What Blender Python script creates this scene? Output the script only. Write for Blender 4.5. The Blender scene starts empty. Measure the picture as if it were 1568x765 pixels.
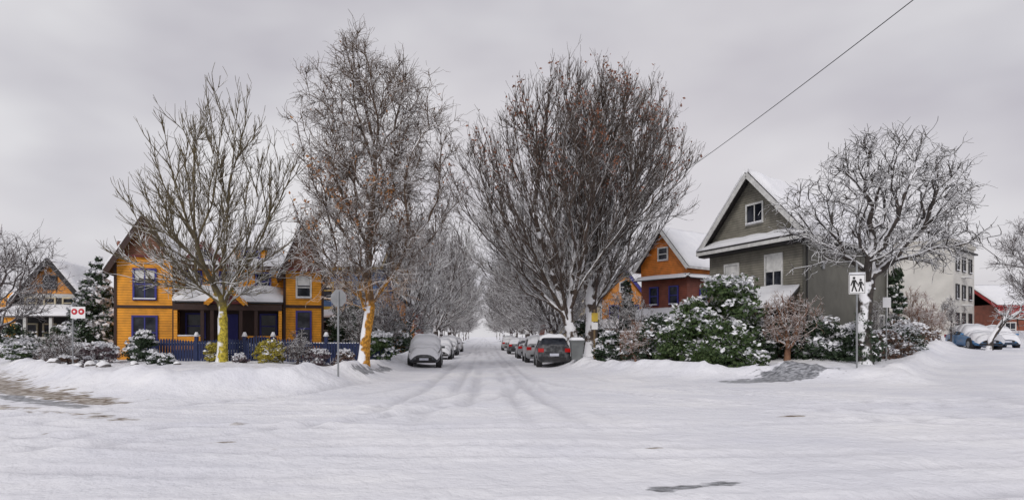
import bpy, bmesh, math, random
import numpy as np
from mathutils import Vector, Matrix
random.seed(7)
scn=bpy.context.scene
COL=scn.collection
# ------------------------------------------------------------------ noise
def _h(i,j,s):
    n=np.sin(i*127.1+j*311.7+s*74.7)*43758.5453
    return n-np.floor(n)
def vn(x,y,s=0):
    xi=np.floor(x);yi=np.floor(y);fx=x-xi;fy=y-yi
    fx=fx*fx*(3-2*fx);fy=fy*fy*(3-2*fy)
    a=_h(xi,yi,s);b=_h(xi+1,yi,s);c=_h(xi,yi+1,s);d=_h(xi+1,yi+1,s)
    return (a+(b-a)*fx)*(1-fy)+(c+(d-c)*fx)*fy
def fbm(x,y,s=0,o=4):
    r=0;a=.5
    for k in range(o):
        r=r+a*vn(x*2**k,y*2**k,s+k*13);a*=.5
    return r
def ss(a,b,x):
    t=np.clip((x-a)/(b-a),0,1);return t*t*(3-2*t)
# ------------------------------------------------------------------ materials
def mat(name):
    m=bpy.data.materials.new(name);m.use_nodes=True
    nt=m.node_tree;return m,nt,nt.nodes['Principled BSDF']
def N(nt,t,**k):
    n=nt.nodes.new(t)
    for a,b in k.items(): setattr(n,a,b)
    return n
def mixc(nt,fac,a,b):
    n=N(nt,'ShaderNodeMix',data_type='RGBA')
    for s,v in ((n.inputs['Factor'],fac),(n.inputs['A'],a),(n.inputs['B'],b)):
        if hasattr(v,'is_linked'): nt.links.new(v,s)
        elif isinstance(v,(int,float)): s.default_value=v
        else: s.default_value=(*v,1)
    return n.outputs['Result']
def noise(nt,scale,detail=3,stretch=None):
    g=N(nt,'ShaderNodeNewGeometry');n=N(nt,'ShaderNodeTexNoise')
    n.inputs['Scale'].default_value=scale;n.inputs['Detail'].default_value=detail
    v=g.outputs['Position']
    if stretch:
        q=N(nt,'ShaderNodeVectorMath',operation='MULTIPLY');nt.links.new(v,q.inputs[0]);q.inputs[1].default_value=stretch;v=q.outputs[0]
    nt.links.new(v,n.inputs['Vector']);return n.outputs['Fac']
def mr(nt,v,a,b,c=0,d=1):
    n=N(nt,'ShaderNodeMapRange');nt.links.new(v,n.inputs[0])
    for i,q in zip((1,2,3,4),(a,b,c,d)): n.inputs[i].default_value=q
    return n.outputs[0]
def bump(nt,bs,h,st,dist):
    b=N(nt,'ShaderNodeBump');b.inputs['Strength'].default_value=st;b.inputs['Distance'].default_value=dist
    nt.links.new(h,b.inputs['Height']);nt.links.new(b.outputs[0],bs.inputs['Normal'])
SNOW=(.88,.885,.91)
def m_paint(name,c,rough=.6,var=.25,scale=3):
    m,nt,b=mat(name)
    c2=tuple(x*(1-var) for x in c)
    nt.links.new(mixc(nt,mr(nt,noise(nt,scale,5),.35,.65),c,c2),b.inputs['Base Color'])
    b.inputs['Roughness'].default_value=rough
    return m
def m_siding(name,c,pitch=.14,rough=.6):
    m,nt,b=mat(name)
    g=N(nt,'ShaderNodeNewGeometry');s=N(nt,'ShaderNodeSeparateXYZ');nt.links.new(g.outputs['Position'],s.inputs[0])
    d=N(nt,'ShaderNodeMath',operation='DIVIDE');nt.links.new(s.outputs['Z'],d.inputs[0]);d.inputs[1].default_value=pitch
    f=N(nt,'ShaderNodeMath',operation='FRACT');nt.links.new(d.outputs[0],f.inputs[0])
    line=mr(nt,f.outputs[0],.0,.26,.35,1)
    v=mr(nt,noise(nt,2.2,5),.3,.7,.70,1.1)
    mu=N(nt,'ShaderNodeMath',operation='MULTIPLY');nt.links.new(line,mu.inputs[0]);nt.links.new(v,mu.inputs[1])
    vm=N(nt,'ShaderNodeVectorMath',operation='SCALE');vm.inputs[0].default_value=c;nt.links.new(mu.outputs[0],vm.inputs['Scale'])
    nt.links.new(vm.outputs[0],b.inputs['Base Color']);b.inputs['Roughness'].default_value=rough
    bump(nt,b,mr(nt,f.outputs[0],0,1,1,0),.8,.03)
    return m
def m_snow(name='snow'):
    m,nt,b=mat(name)
    nt.links.new(mixc(nt,mr(nt,noise(nt,1.3,5),.3,.7),SNOW,(.80,.81,.85)),b.inputs['Base Color'])
    b.inputs['Roughness'].default_value=.75
    bump(nt,b,noise(nt,9,4),.35,.08)
    return m
def m_bark(name,c1,c2,thr=.35,moss=None,mossz=0,wind=(-.22,-.18,.96),lowsnow=0):
    m,nt,b=mat(name)
    base=mixc(nt,mr(nt,noise(nt,6,4),.35,.65),c1,c2)
    g=N(nt,'ShaderNodeNewGeometry')
    s=N(nt,'ShaderNodeSeparateXYZ');nt.links.new(g.outputs['Position'],s.inputs[0])
    if moss:
        a=N(nt,'ShaderNodeMath',operation='ADD');nt.links.new(s.outputs['Z'],a.inputs[0])
        nn=mr(nt,noise(nt,1.2,3),.3,.7,-.9,.9);nt.links.new(nn,a.inputs[1])
        mo=mixc(nt,mr(nt,noise(nt,9,5),.42,.58),moss,tuple(x*.45 for x in moss))
        base=mixc(nt,mr(nt,a.outputs[0],mossz,mossz+1.2,1,0),base,mo)
    dp=N(nt,'ShaderNodeVectorMath',operation='DOT_PRODUCT');nt.links.new(g.outputs['Normal'],dp.inputs[0]);dp.inputs[1].default_value=wind
    ad=N(nt,'ShaderNodeMath',operation='ADD');nt.links.new(dp.outputs['Value'],ad.inputs[0])
    nt.links.new(mr(nt,noise(nt,1.7,3),.3,.7,-.25,.25),ad.inputs[1])
    ad2=N(nt,'ShaderNodeMath',operation='ADD');nt.links.new(ad.outputs[0],ad2.inputs[0])
    nt.links.new(mr(nt,s.outputs['Z'],3,14,lowsnow,0),ad2.inputs[1])
    nt.links.new(mixc(nt,mr(nt,ad2.outputs[0],thr,thr+.1),base,SNOW),b.inputs['Base Color'])
    b.inputs['Roughness'].default_value=.85
    return m
def m_leaf(name,c,c2):
    m,nt,b=mat(name)
    nt.links.new(mixc(nt,mr(nt,noise(nt,7,3),.35,.65),c,c2),b.inputs['Base Color'])
    b.inputs['Roughness'].default_value=.6
    return m
def m_glass(name='window_glass'):
    m,nt,b=mat(name)
    nt.links.new(mixc(nt,mr(nt,noise(nt,1.6,2),.4,.62),(.008,.01,.016),(.05,.055,.07)),b.inputs['Base Color'])
    b.inputs['Roughness'].default_value=.1
    b.inputs['Specular IOR Level'].default_value=.3
    return m
def m_car(name,c):
    m,nt,b=mat(name)
    nt.links.new(mixc(nt,mr(nt,noise(nt,4,5),.45,.8),c,(.2,.2,.21)),b.inputs['Base Color'])
    b.inputs['Roughness'].default_value=.3;b.inputs['Coat Weight'].default_value=.3
    return m
M_SNOW=m_snow();M_GLASS=m_glass()
M_TRIMW=m_paint('white_trim',(.78,.78,.76));M_DARK=m_paint('dark_trim',(.02,.018,.02));M_ROOF=m_paint('roof_shingle',(.05,.045,.045))
M_METAL=m_paint('galvanised_metal',(.28,.29,.30),.4);M_RUB=m_paint('rubber',(.02,.02,.02),.8)
# ------------------------------------------------------------------ mesh helpers
def mesh_np(name,V,quads,mats,mi=None,smooth=False,parent=None,loc=(0,0,0)):
    me=bpy.data.meshes.new(name);n=len(quads);k=quads.shape[1]
    me.vertices.add(len(V));me.vertices.foreach_set('co',V.astype(np.float32).ravel())
    me.loops.add(n*k);me.loops.foreach_set('vertex_index',quads.astype(np.int32).ravel())
    me.polygons.add(n);me.polygons.foreach_set('loop_start',np.arange(0,n*k,k,dtype=np.int32))
    if mi is not None: me.polygons.foreach_set('material_index',mi.astype(np.int32))
    me.polygons.foreach_set('use_smooth',np.full(n,smooth))
    for m in mats: me.materials.append(m)
    me.update(calc_edges=True);me.validate()
    o=bpy.data.objects.new(name,me);COL.objects.link(o);o.location=loc
    if parent: o.parent=parent
    return o
# ------------------------------------------------------------------ terrain
LP=np.array([(-60,72),(-30,40),(-19,27),(-13,20.5),(-9,18.3),(-5.6,20),(-4.7,25),(-4.7,3000)],float)
RP=np.array([(4.7,3000),(4.7,33),(6,29),(9,25.8),(15,23),(34,46.5),(60,76),(400,460)],float)
def pdist(x,y,P):
    d=np.full(x.shape,1e9)
    for a,b in zip(P[:-1],P[1:]):
        ab=b-a;t=np.clip(((x-a[0])*ab[0]+(y-a[1])*ab[1])/(ab@ab),0,1)
        d=np.minimum(d,np.hypot(x-a[0]-t*ab[0],y-a[1]-t*ab[1]))
    return d
def inside(x,y,P):
    r=np.zeros(x.shape,bool);n=len(P);j=n-1
    for i in range(n):
        xi,yi=P[i];xj,yj=P[j]
        if yi!=yj:
            c=((yi>y)!=(yj>y))&(x<(xj-xi)*(y-yi)/(yj-yi)+xi);r^=c
        j=i
    return r
LPOLY=np.vstack([LP,[(-4000,3000),(-4000,1900)]])
RPOLY=np.vstack([RP,[(4000,4000*.9),(4000,3001)]])
def ground(x,y,fine=True):
    x=np.asarray(x,float);y=np.asarray(y,float)
    dl=pdist(x,y,LP);dr=pdist(x,y,RP)
    sl=np.where(inside(x,y,LPOLY),dl,-dl);sr=np.where(inside(x,y,RPOLY),dr,-dr)
    h=.85*ss(9,26,x)*ss(17,40,y)
    h=h+1.4*ss(36,48,x)*ss(44,62,y)
    h=h+.8*ss(-20,-32,x)*ss(30,44,y)
    h=h+.14*ss(-.1,.35,sl)+.28*ss(0,6,sl)
    h=h+.14*ss(-.1,.35,sr)+.42*ss(0,4,sr)*ss(60,40,y-x*0)
    nb=fbm(x*.6,y*.6,3);nb2=fbm(x*1.9,y*1.9,33)
    h=h+(.62*nb+.26*nb2)*np.exp(-((sl-.4)/.9)**2)+(.55*nb+.26*nb2)*np.exp(-((sr-.4)/.8)**2)*ss(5,8,y)
    h=h+.28*np.exp(-((x+5.4)**2+(y-21.3)**2*1.0)/1.3)+.26*np.exp(-((x-7.4)**2+(y-28)**2)/1.6)+.2*np.exp(-((x+9.5)**2*.3+(y-20)**2)/.9)
    tr=np.zeros(x.shape)
    if fine:
        near=1-ss(60,140,np.hypot(x,y))
        out=np.clip(ss(-.5,1.5,np.maximum(sl,sr)),0,1)
        h=h+near*(.08*(fbm(x*.35,y*.5,9)-.5)+.045*(fbm(x*1.6,y*1.6,5)-.5))
        h=h+near*out*(.22*(fbm(x*.9,y*.9,21)-.45)+.10*(fbm(x*4,y*4,8)-.5))
        paths=[]
        for x0 in (-1.7,-.4,.5,1.8,-.9,1.2): paths.append((x-(x0+.25*np.sin(y*.05+x0)+np.clip(20-y,0,20)*.05*x0),ss(9,18,y)*1.0))
        for y0 in (6.3,7.4,8.9,10.4,12.1,13.6,15.6): paths.append((y-(y0+.5*np.sin(x*.09+y0)+.012*x*x*np.where(x>0,1,.8)),ss(70,30,np.abs(x))*1.0))
        for r0 in (9,10.6,13,14.4):
            paths.append((np.hypot(x+16,y-24)-r0-3,ss(-16,-8,x)*ss(26,20,y)*.9))
            paths.append((np.hypot(x-17,y-27)-r0-2,ss(17,8,x)*ss(30,22,y)*.9))
        for i,(d,w) in enumerate(paths):
            w=w*ss(.28,.52,fbm(x*.22,y*.22,40+i))*ss(.5,-1,np.maximum(sl,sr))
            d=d+.14*(fbm(x*.8,y*.8,70+i)-.5)
            g=np.exp(-(d/.16)**2);g2=np.exp(-((np.abs(d)-.32)/.12)**2)
            tr=np.maximum(tr,g*w);h=h-near*.06*g*w+near*.045*g2*w*(.2+1.3*nb2)
        return h,tr,sl,sr
    return h
def gz(x,y): return float(ground(np.array([x]),np.array([y]),False)[0])
def axis(a,b,s,lo,hi,g=1.13):
    c=list(np.arange(a,b+1e-6,s));st=s;v=b;up=[]
    while v<hi: st*=g;v+=st;up.append(min(v,hi))
    st=s;v=a;dn=[]
    while v>lo: st*=g;v-=st;dn.append(max(v,lo))
    return np.array(dn[::-1]+c+up)
xs=axis(-28,36,.16,-3000,3000);ys=axis(5,42,.13,-200,2900)
X,Y=np.meshgrid(xs,ys);X=X.ravel();Y=Y.ravel()
H,TR,SL,SR=ground(X,Y)
nx=len(xs);ny=len(ys)
idx=np.arange(nx*ny).reshape(ny,nx)
Q=np.stack([idx[:-1,:-1],idx[:-1,1:],idx[1:,1:],idx[1:,:-1]],-1).reshape(-1,4)
def seg(x,y,a,b):
    a=np.array(a,float);b=np.array(b,float);ab=b-a
    t=np.clip(((x-a[0])*ab[0]+(y-a[1])*ab[1])/(ab@ab),0,1);return np.hypot(x-a[0]-t*ab[0],y-a[1]-t*ab[1])
D=np.zeros(X.shape)
D=np.maximum(D,np.exp(-(seg(X,Y,(-30,36.5),(-16,21.2))/1.3)**2)*1.0)
D=np.maximum(D,np.exp(-(seg(X,Y,(-16,21.2),(-9.6,16.4))/.8)**2)*.95)
D=np.maximum(D,np.exp(-(seg(X,Y,(-13,16.2),(-7,13))/.35)**2)*.62)
WET=np.exp(-(seg(X,Y,(9.4,24.1),(13.2,24.9))/.75)**2)*1.0
WET=np.maximum(WET,np.exp(-(seg(X,Y,(-17,20.6),(-9.5,15.4))/.45)**2)*.9)
WET=np.maximum(WET,np.exp(-(seg(X,Y,(-4.7,24.5),(-4.4,30))/.35)**2)*.8)
WET=np.maximum(WET,np.exp(-(seg(X,Y,(1.9,7.15),(2.9,7.45))/.16)**2)*.74)
WET=np.maximum(WET,np.exp(-(seg(X,Y,(18,21),(27,30))/.2)**2)*.66)
for (a,b,r,s) in [((-4.1,10.2),(-3.9,10.3),.10,.8),((-3.1,9.6),(-2.95,9.65),.08,.75),((2.4,9.5),(2.6,9.55),.08,.85),((6.2,13.7),(6.7,13.8),.14,.85),((6.9,9.6),(7.0,9.65),.07,.7),((-7.4,10.9),(-7.3,11),.07,.7),((-4.6,12.2),(-4.4,12.2),.09,.7)]:
    D=np.maximum(D,np.exp(-(seg(X,Y,a,b)/r)**2)*s*1.05)
og=mesh_np('snowy_ground',np.stack([X,Y,H],-1),Q,[],smooth=True)
for nm,arr in (('track',TR),('dirt',D),('wet',WET)):
    a=og.data.attributes.new(nm,'FLOAT','POINT');a.data.foreach_set('value',arr.astype(np.float32))
m,nt,b=mat('ground_snow')
def attr(n): 
    q=N(nt,'ShaderNodeAttribute');q.attribute_name=n;return q.outputs['Fac']
def madd(a,b_,op='ADD'):
    q=N(nt,'ShaderNodeMath',operation=op);nt.links.new(a,q.inputs[0])
    if hasattr(b_,'is_linked'): nt.links.new(b_,q.inputs[1])
    else: q.inputs[1].default_value=b_
    return q.outputs[0]
base=mixc(nt,mr(nt,noise(nt,.30,6),.3,.7),(.90,.90,.92),(.74,.75,.81))
base=mixc(nt,mr(nt,noise(nt,.8,6,(.35,1.6,1)),.45,.75,0,.45),base,(.63,.635,.70))
base=mixc(nt,mr(nt,noise(nt,4.5,5),.5,.8,0,.28),base,(.58,.59,.64))
base=mixc(nt,madd(attr('track'),.55,'MULTIPLY'),base,(.46,.46,.50))
n2=mr(nt,noise(nt,2.3,7,(1,1.6,1)),.3,.7,-.45,.35)
base=mixc(nt,mr(nt,madd(attr('dirt'),n2),.36,.66),base,mixc(nt,mr(nt,noise(nt,5,5),.38,.62),(.15,.11,.075),(.48,.44,.40)))
wet=mr(nt,madd(attr('wet'),n2),.42,.62)
base=mixc(nt,madd(wet,.92,'MULTIPLY'),base,mixc(nt,mr(nt,noise(nt,6,6,(1,3,1)),.4,.6),(.07,.075,.085),(.34,.35,.38)))
nt.links.new(base,b.inputs['Base Color'])
nt.links.new(mr(nt,wet,0,1,.7,.3),b.inputs['Roughness'])
hh=madd(noise(nt,3.5,6),madd(noise(nt,18,3),.25,'MULTIPLY'))
bump(nt,b,hh,.6,.12)
og.data.materials.append(m)
# ------------------------------------------------------------------ trees
def grow(seed,trunk,targets,k=1.5,alpha=.4,step=.45,wob=.05,fork=2.5,up=.4,tip=.014,rtrunk=.25,hm=.7,p=2.3):
    rng=np.random.default_rng(seed)
    cap=60000
    P=np.zeros((cap,3));Dr=np.zeros((cap,3));par=np.full(cap,-1);L=np.zeros(cap);n=0
    T=np.array(trunk,float)
    for i in range(len(T)-1):
        m_=max(2,int(np.linalg.norm(T[i+1]-T[i])/.3))
        for j in range(m_ if i<len(T)-2 else m_+1):
            P[n]=T[i]+(T[i+1]-T[i])*j/m_;par[n]=n-1
            if n: L[n]=L[n-1]+np.linalg.norm(P[n]-P[n-1])
            n+=1
    for i in range(n):
        a=P[max(i-1,0)];b_=P[min(i+1,n-1)];Dr[i]=(b_-a)/np.linalg.norm(b_-a)
    nt_=n;ok=np.zeros(cap,bool);ok[:n]=P[:n,2]>=fork
    for t in targets:
        v=t-P[:n];d=np.linalg.norm(v,axis=1)+1e-6;c=(v*Dr[:n]).sum(1)/d
        cost=d*(1+k*(1-c))+alpha*L[:n];cost[~ok[:n]]=1e9
        i=int(np.argmin(cost));dd=d[i]
        if dd<.15: continue
        ns=max(2,int(dd/step));m0=Dr[i]*dd*hm;m1=(v[i]/dd+np.array([0,0,up]));m1=m1/np.linalg.norm(m1)*dd*.8
        prev=i;p0=P[i].copy()
        for s in range(1,ns+1):
            q=s/ns;q2=q*q;q3=q2*q
            pt=(2*q3-3*q2+1)*p0+(q3-2*q2+q)*m0+(-2*q3+3*q2)*t+(q3-q2)*m1
            pt=pt+rng.normal(0,wob,3)*(dd*.12+.25)
            P[n]=pt;dv=pt-P[prev];l=np.linalg.norm(dv)+1e-6;Dr[n]=dv/l*.7+Dr[prev]*.3;Dr[n]/=np.linalg.norm(Dr[n])
            par[n]=prev;L[n]=L[prev]+l;ok[n]=True;prev=n;n+=1
            if n>cap-50: break
    P=P[:n];Dr=Dr[:n];par=par[:n]
    R=np.zeros(n)
    for i in range(n-1,0,-1):
        if R[i]==0: R[i]=tip**p
        R[par[i]]+=R[i]+ (tip*.25)**p
    R=R**(1/p)
    s=rtrunk/R[:nt_].max()
    R=tip+(R-tip)*s
    fl=np.where(np.arange(n)<nt_,1+.45*np.exp(-P[:,2]/.35),1);R=R*fl
    return P,Dr,par,R,nt_
def twigs(P,Dr,par,R,rng,count,lmin,lmax,spread,up,rt,rmax=.05,segs=3,curl=.15):
    n=len(P);cand=np.where((R<rmax)&(np.arange(n)>3))[0]
    if len(cand)==0: cand=np.arange(4,n)
    pick=rng.choice(cand,count);pos=P[pick].copy();di=Dr[pick]+rng.normal(0,spread,(count,3));di[:,2]+=up
    di/=np.linalg.norm(di,axis=1)[:,None];ln=rng.uniform(lmin,lmax,count)/segs
    pr=pick.copy();Ps=[P];Ds=[Dr];ps=[par];Rs=[R];off=n
    for s in range(segs):
        di=di+rng.normal(0,curl,(count,3));di[:,2]+=up*.15;di/=np.linalg.norm(di,axis=1)[:,None]
        pos=pos+di*ln[:,None];Ps.append(pos.copy());Ds.append(di.copy());ps.append(pr.copy());Rs.append(np.full(count,rt*(1-.22*s)))
        pr=np.arange(off,off+count);off+=count
    return np.vstack(Ps),np.vstack(Ds),np.concatenate(ps),np.concatenate(Rs)
def tubes(P,Dr,par,R):
    ch=np.where(par>=0)[0];pa=par[ch];Vs=[];Fs=[];off=0
    big=R[ch]>.035
    for sel,ns in ((big,7),(~big,3)):
        c=ch[sel];a=pa[sel];m_=len(c)
        if m_==0: continue
        def frame(d):
            r=np.cross(d,np.array([.93,.21,.3]));r/=np.linalg.norm(r,axis=1)[:,None]+1e-9
            return r,np.cross(d,r)
        ra=np.minimum(R[a],R[c]*1.25);rb=R[c]
        u0,v0=frame(Dr[a]);dbr=(Dr[a]*Dr[c]).sum(1)<.8
        u1,v1=frame(Dr[c]);u0[dbr]=u1[dbr];v0[dbr]=v1[dbr]
        th=np.arange(ns)*2*math.pi/ns;cs=np.cos(th);sn=np.sin(th)
        A=P[a][:,None]+ra[:,None,None]*(u0[:,None]*cs[None,:,None]+v0[:,None]*sn[None,:,None])
        B=P[c][:,None]+rb[:,None,None]*(u1[:,None]*cs[None,:,None]+v1[:,None]*sn[None,:,None])
        Vs.append(np.concatenate([A,B],1).reshape(-1,3))
        b0=off+np.arange(m_)[:,None]*2*ns;j=np.arange(ns);j2=(j+1)%ns
        Fs.append(np.stack([b0+j,b0+j2,b0+ns+j2,b0+ns+j],-1).reshape(-1,4));off+=m_*2*ns
    return np.vstack(Vs),np.vstack(Fs)
def quads(C,sz,rng,flat=0,asp=1.0):
    n=len(C);a=rng.normal(0,1,(n,3));a[:,2]*=(1-flat);a/=np.linalg.norm(a,axis=1)[:,None]
    b=rng.normal(0,1,(n,3));b[:,2]*=(1-flat);b-=a*(a*b).sum(1)[:,None];b/=np.linalg.norm(b,axis=1)[:,None]
    s=(sz*rng.uniform(.6,1.3,n))[:,None];a=a*s*asp;b=b*s
    V=np.stack([C-a,C-b*.55,C+a,C+b*.55],1).reshape(-1,3)
    return V,np.arange(n*4).reshape(-1,4)
def envelope(rng,n,prof,center,inner=.25):
    z=np.array([p[0] for p in prof]);r=np.array([p[1] for p in prof])
    cz=np.array([p[0] for p in center]);cx=np.array([p[1] for p in center]);cy=np.array([p[2] for p in center])
    zz=np.linspace(z[0],z[-1],200);rr=np.interp(zz,z,r);w=rr**1.6+.15;w/=w.sum()
    q=rng.choice(200,n,p=w);Z=zz[q]+rng.normal(0,.15,n);R_=np.interp(Z,z,r)
    th=rng.uniform(0,2*math.pi,n)
    lob=1+.18*np.sin(3*th+Z*.8+1)+.12*np.sin(5*th-Z*1.7)+.10*np.sin(9*th+Z*3)
    rad=R_*np.sqrt(rng.uniform(inner*inner,1,n))*lob
    return np.stack([np.interp(Z,cz,cx)+rad*np.cos(th),np.interp(Z,cz,cy)+rad*np.sin(th),Z],-1)
def order(t,first,rng):
    o=[0]
    d=np.linalg.norm(t-t[0],axis=1)
    for _ in range(first-1):
        i=int(np.argmax(d));o.append(i);d=np.minimum(d,np.linalg.norm(t-t[i],axis=1))
    so_=set(o);rest=[i for i in rng.permutation(len(t)) if i not in so_]
    return t[o+rest]
def tree(name,x,y,seed,trunk,prof,center,nt_=900,tw=9000,k=1.5,alpha=.4,wob=.05,fork=2.5,up=.4,tip=.014,rt=.25,bark=None,
         spread=.45,tup=.3,tl=(.35,.9),tr_=.009,leaves=None,first=14,hm=.7,inner=.25,curl=.15,tw2=.6,dz=0,step=.45):
    rng=np.random.default_rng(seed)
    t=order(envelope(rng,nt_,prof,center,inner=inner),first,rng)
    P,Dr,par,R,ntk=grow(seed,trunk,t,k,alpha,step,wob,fork,up,tip,rt,hm)
    P,Dr,par,R=twigs(P,Dr,par,R,rng,int(tw*(1-tw2*.5)),tl[0],tl[1],spread,tup,tr_,curl=curl)
    P,Dr,par,R=twigs(P,Dr,par,R,rng,int(tw*tw2),tl[0]*.6,tl[1]*.6,spread*1.1,tup,tr_*.8,rmax=max(.012,tr_*.8),segs=2,curl=curl)
    V,F=tubes(P,Dr,par,R);mi=np.zeros(len(F),int);mats=[bark]
    if leaves:
        lm,nl,fn,sz=leaves
        c=np.where((R<.014))[0];c=c[fn(P[c],rng)]
        if len(c):
            c=rng.choice(c,nl);C=P[c]+rng.normal(0,.08,(nl,3));lv,lf=quads(C,np.full(nl,sz),rng)
            F=np.vstack([F,lf+len(V)]);V=np.vstack([V,lv]);mi=np.concatenate([mi,np.ones(nl,int)]);mats.append(lm)
    return mesh_np(name,V,F,mats,mi,smooth=True,loc=(x,y,gz(x,y)-.12+dz))
BK_MAPLE=m_bark('maple_bark',(.095,.075,.05),(.15,.12,.06),.38,(.62,.50,.06),2.5,lowsnow=.1)
BK_BIRCH=m_bark('birch_bark',(.07,.05,.04),(.14,.09,.055),.42,(.60,.28,.035),3.0,lowsnow=.1)
BK_ELM=m_bark('elm_bark',(.055,.042,.037),(.115,.082,.062),.36,lowsnow=.22)
BK_FAR=m_bark('street_tree_bark',(.07,.055,.05),(.12,.095,.085),.36,lowsnow=.2)
BK_UMB=m_bark('walnut_bark',(.035,.03,.028),(.075,.06,.05),.27)
BK_RED=m_bark('shrub_bark',(.20,.10,.06),(.28,.15,.09),.45)
BK_GREY=m_bark('grey_bark',(.08,.065,.065),(.12,.095,.09),.42)
LF_RUST=m_leaf('dry_leaves',(.42,.19,.05),(.24,.10,.045));LF_ELM=m_leaf('dry_elm_leaves',(.30,.12,.06),(.17,.07,.045))
tree('maple_tree',-12.8,32,11,[(0,0,0),(.05,0,1.3),(0,.1,2.6),(.1,0,4.5),(.15,.1,6.5)],
     [(3.2,2.6),(4.6,4.2),(7,4.6),(9,3.8),(11,2.8),(12.8,1.6),(13.6,.6)],[(0,0,0),(5,-.5,0),(14,.3,0)],
     nt_=430,tw=4200,k=2.0,alpha=.55,wob=.018,fork=2.1,up=.25,tip=.020,rt=.24,bark=BK_MAPLE,spread=.36,tup=.30,tl=(.4,.95),tr_=.015,first=34,hm=.5,inner=.15,tw2=.4,curl=.1)
lf=lambda p,r:((p[:,2]>5.6)&(p[:,2]<8.4)&(np.abs(p[:,0]+.3)<2.2)&(np.sin(p[:,0]*3.1+p[:,2]*2.3)>.1))|(r.uniform(0,1,len(p))<.03)
tree('birch_tree',-5.15,28,5,[(0,0,0),(.12,0,1.4),(.30,.1,2.6),(.15,.1,4),(.3,.0,6),(.5,0,8.5)],
     [(3.2,1.8),(4.6,3.0),(7.5,3.1),(10,3.2),(12,2.6),(13.2,1.7),(14.0,.6)],[(0,.0,0),(5,.1,0),(8,.5,0),(11,.75,0),(13.2,.1,0),(15,-.3,0)],
     nt_=900,tw=12500,k=.9,alpha=.40,wob=.10,fork=2.3,up=.2,tip=.015,rt=.22,bark=BK_BIRCH,spread=.6,tup=-.05,tl=(.3,.85),tr_=.0105,
     leaves=(LF_RUST,1100,lf,.08),first=16,curl=.28)
lfe=lambda p,r:(r.uniform(0,1,len(p))<.25)&(p[:,2]>10)&(np.sin(p[:,0]*2+p[:,2])>.0)
tree('elm_tree',6.9,42,21,[(0,0,0),(.05,0,1.8),(.0,0,3.8),(.1,.0,5)],
     [(5.0,1.6),(7.5,3.0),(11,3.9),(13.5,4.2),(15.5,3.6),(17.2,2.3),(18.2,.9)],[(0,0,0),(6,.9,0),(12,2.0,0),(16,1.7,0),(20,.6,0)],
     nt_=1150,tw=10500,k=4.5,alpha=.62,wob=.028,fork=2.2,up=.9,tip=.021,rt=.40,bark=BK_ELM,spread=.24,tup=.30,tl=(.4,1.1),tr_=.014,
     leaves=(LF_ELM,2300,lfe,.10),first=36,hm=1.0,inner=.2)
tree('elm_tree',5.7,40,22,[(0,0,0),(-.35,0,1.8),(-.9,0,3.4),(-1.2,.0,4.6)],
     [(3.6,1.8),(5.5,3.6),(8,4.8),(11,5.1),(14,4.3),(16.4,2.6),(18.0,.8)],[(0,-1.2,0),(6,-2.2,0),(11,-2.2,0),(15,-1.5,0),(19,-.6,0)],
     nt_=1150,tw=10500,k=4.0,alpha=.6,wob=.028,fork=1.7,up=.9,tip=.021,rt=.38,bark=BK_ELM,spread=.26,tup=.25,tl=(.4,1.1),tr_=.014,
     leaves=(LF_ELM,2000,lfe,.10),first=36,hm=1.0,inner=.2)
st=[]
for i in range(3):
    o=tree('street_tree',0,-50,60+i,[(0,0,0),(.1,0,2),(0,.1,3.6),(0,0,5)],
     [(2.8,3.4),(4.5,5.2),(8,6.2),(12,5.6),(15,4.2),(17.5,1.6)],[(0,0,0),(18,0,0)],
     nt_=520,tw=5000,k=3,alpha=.5,wob=.05,fork=2.0,up=.5,tip=.030,rt=.36,bark=BK_FAR,spread=.4,tup=.1,tl=(.5,1.4),tr_=.022,first=30,hm=.9)
    st.append(o)
rng=random.Random(4)
pl=[(6.2,55,.72),(6.5,67,.95),(6.1,79,.88),(6.6,97,1.1),(6,120,1),(6.4,150,1.1),(6,195,1.1),
    (-6.8,60,.72),(-5.6,77,1.05),(-6.3,96,.95),(-6,118,1.1),(-6.5,148,1),(-6,190,1.1),
    (14,92,.9),(-16,68,.62),(-22,84,.7),(26,90,.62),(-38,82,.5),(48,100,.6)]
for i,(x,y,s) in enumerate(pl):
    if i<3: o=st[i]
    else:
        o=bpy.data.objects.new('street_tree',st[i%3].data);COL.objects.link(o)
    o.location=(x,y,gz(x,y)-.1);o.rotation_euler=(rng.uniform(-.05,.05),rng.uniform(-.05,.05),rng.uniform(0,6.28));o.scale=(s*rng.uniform(.85,1.0),s*.92,s*rng.uniform(.9,1.05))
r=np.random.default_rng(3)
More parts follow.
